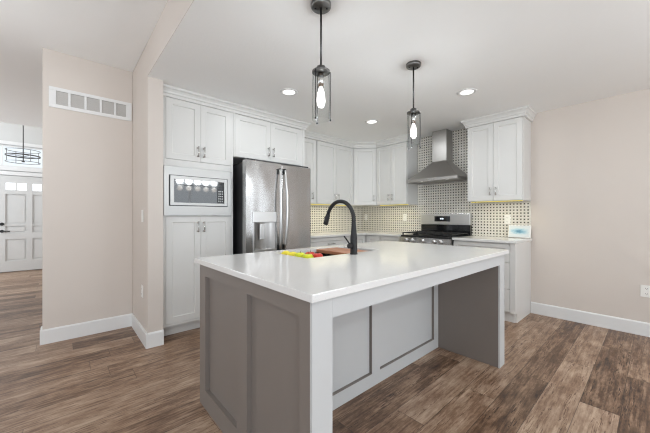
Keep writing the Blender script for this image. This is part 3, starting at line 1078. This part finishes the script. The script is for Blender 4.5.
def fruit(name, label, c, r, mat, group, kind):
    o = thing(name, label, 'fruit', (c[0], c[1], c[2] - r), group)
    prof = []
    n = 14
    for i in range(n + 1):
        th_ = PI * i / n
        x = r * math.sin(th_); z = -r * math.cos(th_)
        if kind == 'apple':
            if i > n * 0.75:
                z -= 0.45 * r * (1 - x / r) ** 2
            x *= 1.0 + 0.06 * math.sin(th_) * (z / r)
        prof.append((max(0, x), z))
    if kind == 'lemon':
        m = MB(Matrix.Translation(c) @ Matrix.Rotation(random.uniform(0, 6), 4, 'Z') @ Matrix.Rotation(PI / 2, 4, 'X'))
        prof = [(x, z * 1.22 + (0.10 * r * (1 if z > 0 else -1) if x < 0.3 * r else 0)) for x, z in prof]
        m.lathe((0, 0, 0), prof, 20)
        m.build('skin', mat, o)
    else:
        MB().lathe(c, prof, 20).build('skin', mat, o)
        MB().tube([(c[0], c[1], c[2] + r * 0.6), (c[0] + 0.003, c[1], c[2] + r * 0.95), (c[0] + 0.007, c[1], c[2] + r * 1.15)], [0.0012, 0.0014, 0.002], 6).build('stem', 'stem', o)
    return o


ZF = 0.8625
fruit('lemon', 'yellow lemon at the far end of the black colander', (1.232, 1.81, ZF + 0.033), 0.033, 'lemon', 'fruit in the sink', 'lemon')
fruit('lemon', 'yellow lemon in the middle of the black colander', (1.225, 1.715, ZF + 0.034), 0.034, 'lemon', 'fruit in the sink', 'lemon')
fruit('apple', 'yellow-green apple nearest the left corner of the sink', (1.222, 1.54, ZF + 0.038), 0.038, 'green_apple', 'fruit in the sink', 'apple')
fruit('apple', 'yellow-green apple between the lemons and the nearest apples', (1.226, 1.63, ZF + 0.039), 0.039, 'green_apple', 'fruit in the sink', 'apple')
fruit('apple', 'red apple at the front of the black colander', (1.306, 1.537, ZF + 0.037), 0.037, 'red_apple', 'fruit in the sink', 'apple')
fruit('apple', 'red apple half hidden behind the front red apple', (1.310, 1.625, ZF + 0.038), 0.038, 'red_apple', 'fruit in the sink', 'apple')
o = MB().box(1.565, 1.80, HY0 + 0.003, HY1 - 0.003, 0.8842, 0.910).build('cutting_board', 'wood', bevel=0.004)
tag(o, 'brown wooden cutting board laid across the sink', 'cutting board')

# faucet
fa = thing('faucet', 'matte black gooseneck pull-down faucet on the island countertop', 'faucet', (1.535, 1.415, 0.914))
fx, fy = 1.535, 1.415
MB().lathe((fx, fy, 0.914), [(0.001, 0.0), (0.027, 0.0), (0.027, 0.006), (0.0245, 0.009), (0.0245, 0.115), (0.021, 0.15), (0.0165, 0.20), (0.0145, 0.235), (0.001, 0.235)], 28).build('body', 'matte_black', fa)
R = 0.137
zc = 1.155
pts = [(fx, fy, 1.148)]
for i in range(25):
    a = PI - (PI * 0.90) * i / 24
    pts.append((fx, fy + R + R * math.cos(a), zc + R * math.sin(a)))
MB().tube(pts, 0.0142, 18, ref=Vector((1, 0, 0))).build('spout', 'matte_black', fa)
p = Vector(pts[-1]); d = (Vector(pts[-1]) - Vector(pts[-2])).normalized()
MB().tube([p, p + d * 0.004, p + d * 0.012, p + d * 0.05, p + d * 0.082, p + d * 0.084], [0.0142, 0.0165, 0.0172, 0.019, 0.0195, 0.017], 20, ref=Vector((1, 0, 0))).build('spray_head', 'matte_black', fa)
q = p + d * 0.045 + Vector((0, 0.017, 0.008))
MB().tube([q + Vector((0, 0, -0.014)), q + Vector((0, 0.003, 0.014))], 0.007, 10).build('spray_button', 'black', fa)
hz = 0.975
MB().tube([(fx - 0.018, fy, hz), (fx - 0.050, fy, hz), (fx - 0.052, fy, hz), (fx - 0.054, fy, hz)], [0.0175, 0.0175, 0.016, 0.012], 20).build('handle_hub', 'matte_black', fa)
MB().tube([(fx - 0.042, fy, hz + 0.014), (fx - 0.050, fy + 0.012, hz + 0.035), (fx - 0.062, fy + 0.035, hz + 0.068)], [0.006, 0.0055, 0.005], 12).build('lever', 'matte_black', fa)


# ------------------------------------------------------------------ pendants
def pendant(label, x, y):
    o = thing('pendant_light', label, 'pendant light', (x, y, HK), 'pendant lights over the island')
    MB().lathe((x, y, 2.4375), [(0.001, -0.026), (0.052, -0.026), (0.059, -0.020), (0.060, 0.0), (0.001, 0.0)], 32).build('canopy', 'canopy_metal', o)
    for s in (-1, 1):
        MB().lathe((x + s * 0.026, y - s * 0.022, 2.4110), [(0.001, -0.003), (0.005, -0.003), (0.006, 0.0), (0.001, 0.0)], 12).build('canopy_screw', 'matte_black', o)
    MB().tube([(x, y, 2.411), (x, y, 2.072)], 0.0062, 12).build('stem', 'bronze', o)
    MB().lathe((x, y, 2.03), [(0.001, 0.0), (0.053, 0.0), (0.053, 0.010), (0.030, 0.013), (0.026, 0.016), (0.026, 0.036), (0.001, 0.044)], 28).build('cap', 'canopy_metal', o)
    MB().lathe((x, y, 1.945), [(0.001, 0.0), (0.019, 0.0), (0.019, 0.084), (0.001, 0.084)], 20).build('socket', 'nickel', o)
    MB().lathe((x, y, 1.835), [(0.0, -0.012), (0.012, -0.009), (0.022, 0.004), (0.026, 0.03), (0.022, 0.075), (0.013, 0.10), (0.012, 0.109), (0.001, 0.109)], 20).build('bulb', 'bulb', o)
    MB().lathe((x, y, 1.735), [(0.0520, 0.016), (0.0520, 0.290), (0.0500, 0.290), (0.0500, 0.016)], 40, closed=True).build('glass_shade', 'glass', o)
    for deg in (-35, 85, 205):
        a = math.radians(deg)
        c = Vector((x, y, 0)) + (Vector((-0.656, -0.755, 0)) * math.cos(a) + Vector((0.755, -0.656, 0)) * math.sin(a)) * 0.0545
        m = MB()
        m.tube([(c.x, c.y, 2.032), (c.x, c.y, 1.748)], 0.0026, 8)
        m.lathe((c.x, c.y, 1.742), [(0.001, 0), (0.0058, 0.001), (0.0058, 0.009), (0.001, 0.010)], 12)
        m.build('strap', 'matte_black', o)
    l = bpy.data.lights.new('bulb_glow', 'POINT')
    l.energy = POW['pend']; l.color = BULB; l.shadow_soft_size = 0.03
    lo = bpy.data.objects.new('bulb_glow', l); COL.objects.link(lo); lo.location = (x, y, 1.70)
    return o


pendant('clear glass cylinder pendant over the near left part of the island', 1.144, 1.317)
pendant('clear glass cylinder pendant over the far right part of the island', 2.163, 1.327)


# ------------------------------------------------------------------ recessed lights
def downlight(label, x, y):
    o = thing('recessed_light', label, 'ceiling light', (x, y, HK), 'recessed ceiling lights')
    MB().lathe((x, y, HK), [(0.062, -0.0005), (0.062, -0.004), (0.085, -0.006), (0.092, -0.0005)], 36, closed=True).build('trim_ring', 'trim', o)
    MB().lathe((x, y, HK), [(0.001, -0.0035), (0.0615, -0.0035), (0.0615, -0.0006), (0.001, -0.0006)], 32).build('lens', 'can_light', o)
    l = bpy.data.lights.new('can_glow', 'AREA'); l.shape = 'DISK'; l.size = 0.12; l.energy = POW['cans']; l.color = BULB
    lo = bpy.data.objects.new('can_glow', l); COL.objects.link(lo); lo.location = (x, y, HK - 0.008)


downlight('round recessed ceiling light in front of the refrigerator', 1.711, 2.463)
downlight('round recessed ceiling light in front of the angled corner cabinet', 3.069, 2.501)
downlight('round recessed ceiling light in front of the cabinet right of the hood', 3.053, 1.265)

# ------------------------------------------------------------------ wall fittings
vt = thing('air_vent', 'white five-section return air vent high on the beige hall wall', 'vent', (0.22, 3.76, 2.2))
T = frame((0, 3.7645, 0), (1, 0, 0), (0, -1, 0))
VX0, VX1, VZ0, VZ1 = -0.092, 0.560, 2.205, 2.398
m = MB(T)
m.box(VX0, VX1, 0, 0.012, VZ0, VZ0 + 0.032).box(VX0, VX1, 0, 0.012, VZ1 - 0.032, VZ1)
nb = 5
iw = (VX1 - VX0 - 0.05) / nb
for i in range(nb + 1):
    c = VX0 + 0.025 + i * iw
    hw = 0.009 if 0 < i < nb else 0.025
    a, b = max(VX0, c - hw), min(VX1, c + hw)
    m.box(a, b, 0, 0.0118, VZ0 + 0.032, VZ1 - 0.032)
m.build('frame', 'trim', vt, bevel=0.002)
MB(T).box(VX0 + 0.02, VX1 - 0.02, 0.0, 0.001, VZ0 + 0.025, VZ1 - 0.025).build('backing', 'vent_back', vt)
for i in range(nb):
    a = VX0 + 0.025 + i * iw + 0.0095
    b = VX0 + 0.025 + (i + 1) * iw - 0.0095
    m = MB(T)
    nl = 13
    for j in range(nl):
        z = VZ0 + 0.034 + j * (VZ1 - VZ0 - 0.068) / nl
        m.extrude_profile([(0.0015, z), (0.0022, z), (0.0095, z + 0.0070), (0.0088, z + 0.0070)], a, b)
    m.build('louvre_section', 'vent_dark', vt)


def outlet(label, T, kind, w_=0.07, h_=0.115, name=None, cat='outlet', group=None):
    o = thing(name or ('wall_outlet' if kind == 'outlet' else 'light_switch'), label, cat, T.translation, group)
    MB(T).box(-w_ / 2, w_ / 2, 0.0004, 0.006, -h_ / 2, h_ / 2).build('plate', 'plastic', o, bevel=0.002)
    m = MB(T)
    if kind == 'outlet':
        for s in (-1, 1):
            MB(T).box(-0.017, 0.017, 0.006, 0.008, s * 0.026 - 0.014, s * 0.026 + 0.014).build('socket_face', 'plastic', o, bevel=0.001)
        m = MB(T)
        for s in (-1, 1):
            m.box(-0.008, -0.0055, 0.008, 0.0084, s * 0.026 - 0.003, s * 0.026 + 0.007)
            m.box(0.0055, 0.008, 0.008, 0.0084, s * 0.026 - 0.003, s * 0.026 + 0.007)
            m.box(-0.002, 0.002, 0.008, 0.0084, s * 0.026 - 0.010, s * 0.026 - 0.006)
        m.build('slots', 'slot', o)
    else:
        m.box(-0.016, 0.016, 0.006, 0.0095, -0.032, 0.032)
        m.build('rocker', 'plastic', o, bevel=0.001)
    return o


G1, G2 = 'backsplash outlets', 'hall wall plates'
outlet('white double outlet low on the beige right wall', frame((4.2995, 0.055, 0.443), (0, 1, 0), (-1, 0, 0)), 'outlet', 0.085, 0.118)
outlet('white outlet on the backsplash right of the range', frame((4.2915, 1.268, 1.142), (0, 1, 0), (-1, 0, 0)), 'outlet', group=G1)
outlet('white outlet on the backsplash left of the range', frame((4.2915, 2.79, 1.165), (0, 1, 0), (-1, 0, 0)), 'outlet', group=G1)
outlet('white outlet on the backsplash nearest the kitchen corner', frame((4.2915, 3.64, 1.165), (0, 1, 0), (-1, 0, 0)), 'outlet', group=G1)
outlet('white light switch on the beige stub wall, at shoulder height', frame((0.5725, 3.24, 1.185), (0, 1, 0), (-1, 0, 0)), 'switch', cat='switch')
outlet('white outlet low on the beige stub wall below the light switch', frame((0.5725, 3.255, 0.468), (0, 1, 0), (-1, 0, 0)), 'outlet', group=None)

# leaning picture block
pc = thing('picture', 'small white picture with a blue watercolour bloom leaning on the right counter', 'picture', (4.2, 1.13, 0.914))
tilt = math.radians(14)
Tp = Matrix.Translation((4.215, 1.120, 0.9155)) @ Matrix.Rotation(math.radians(3), 4, 'Z') @ Matrix.Rotation(tilt, 4, 'Y')
MB(Tp).box(0.0, 0.022, -0.118, 0.118, 0.006, 0.160).build('block', 'plastic', pc, bevel=0.002)
MB(Tp).box(-0.0012, -0.0002, -0.112, 0.112, 0.012, 0.154).build('sheet', 'painting', pc)

# ------------------------------------------------------------------ foyer chandelier
ch = thing('chandelier', 'dark metal drum chandelier hanging in the bright entry foyer', 'chandelier', (-0.55, 8.0, HF), None)
cx, cy, cz = -0.55, 8.0, 2.33
MB().tube([(cx, cy, HF - 0.001), (cx, cy, cz - 0.11)], 0.008, 10).build('rod', 'bronze', ch)
MB().lathe((cx, cy, HF), [(0.001, -0.03), (0.06, -0.03), (0.065, -0.001), (0.001, -0.001)], 24).build('canopy', 'bronze', ch)


def hoop(r, z, rr, name, mat='bronze', rise=0.0):
    m = MB()
    n = 40
    m.lathe((cx, cy, z), [(r - rr, -rr), (r + rr, -rr), (r + rr, rr), (r - rr, rr)], n, closed=True)
    return m.build(name, mat, ch)


RC = 0.235
hoop(RC, cz + 0.10, 0.0045, 'rim', 'canopy_metal')
hoop(RC, cz - 0.12, 0.0045, 'rim', 'canopy_metal')
m = MB()
m.lathe((cx, cy, cz), [(RC + 0.006, -0.011), (RC + 0.006, 0.011), (RC, 0.011), (RC, -0.011)], 40, closed=True)
m.build('band', 'bronze', ch)
m = MB()
for i in range(4):
    a = 0.5 + i * PI / 2
    MB().tube([(cx + RC * math.cos(a), cy + RC * math.sin(a), cz + 0.10), (cx + RC * math.cos(a), cy + RC * math.sin(a), cz - 0.12)], 0.0045, 8).build('upright', 'canopy_metal', ch)
for i in range(4):
    a = 0.5 + i * PI / 2
    MB().tube([(cx, cy, cz - 0.005), (cx + (RC - 0.002) * math.cos(a), cy + (RC - 0.002) * math.sin(a), cz - 0.002)], 0.004, 8).build('arm', 'bronze', ch)
MB().lathe((cx, cy, cz - 0.12), [(0.001, 0.0), (0.02, 0.004), (0.028, 0.02), (0.001, 0.022)], 16).build('finial', 'bronze', ch)

# ------------------------------------------------------------------ globe chandelier over the dining end of the room
dc = thing('chandelier', 'dark chandelier with five white glass globes over the dining end', 'chandelier', (2.45, -1.15, HK))
gx, gy, gz = 2.45, -1.15, 1.92
MB().lathe((gx, gy, HK - 0.0005), [(0.001, -0.025), (0.06, -0.025), (0.065, 0.0), (0.001, 0.0)], 24).build('canopy', 'bronze', dc)
MB().tube([(gx, gy, HK - 0.026), (gx, gy, gz)], 0.008, 12).build('rod', 'bronze', dc)
MB().tube([(gx - 0.42, gy, gz), (gx + 0.42, gy, gz)], 0.011, 12).build('bar', 'bronze', dc)
for i in range(5):
    x = gx - 0.40 + i * 0.20
    MB().lathe((x, gy, gz - 0.13), [(0.0, 0.0), (0.023, 0.004), (0.043, 0.017), (0.055, 0.039), (0.057, 0.058), (0.051, 0.084), (0.035, 0.105), (0.016, 0.115), (0.001, 0.117)], 20).build('globe', 'globe', dc)
    l = bpy.data.lights.new('globe_glow', 'POINT')
    l.energy = POW['dining'] / 5; l.color = BULB; l.shadow_soft_size = 0.075
    lo = bpy.data.objects.new('globe_glow', l); COL.objects.link(lo); lo.location = (x, gy, gz + 0.10)

# ------------------------------------------------------------------ globe pendants added out of view to brighten the hall ceiling
def added_hall_pendant(label, x, y):
    hp = thing('pendant_light', label, 'pendant light', (x, y, HH), 'white globe pendants added to light the hall')
    MB().lathe((x, y, HH - 0.0005), [(0.001, -0.025), (0.06, -0.025), (0.065, 0.0), (0.001, 0.0)], 24).build('canopy', 'bronze', hp)
    MB().tube([(x, y, HH - 0.026), (x, y, 1.93)], 0.007, 12).build('stem', 'bronze', hp)
    MB().lathe((x, y, 1.73), [(0.0, 0.0), (0.05, 0.008), (0.085, 0.035), (0.108, 0.08), (0.11, 0.11), (0.098, 0.155), (0.06, 0.19), (0.02, 0.2), (0.001, 0.201)], 24).build('globe', 'globe', hp)
    l = bpy.data.lights.new('globe_glow', 'POINT')
    l.energy = POW['hall']; l.color = BULB; l.shadow_soft_size = 0.08
    lo = bpy.data.objects.new('globe_glow', l); COL.objects.link(lo); lo.location = (x + 0.13, y, 1.95)


added_hall_pendant('white globe pendant added out of view to light the hall ceiling beside the kitchen', -0.95, 2.85)
added_hall_pendant('white globe pendant added out of view to light the hall ceiling nearer the entry foyer', -1.9, 5.6)
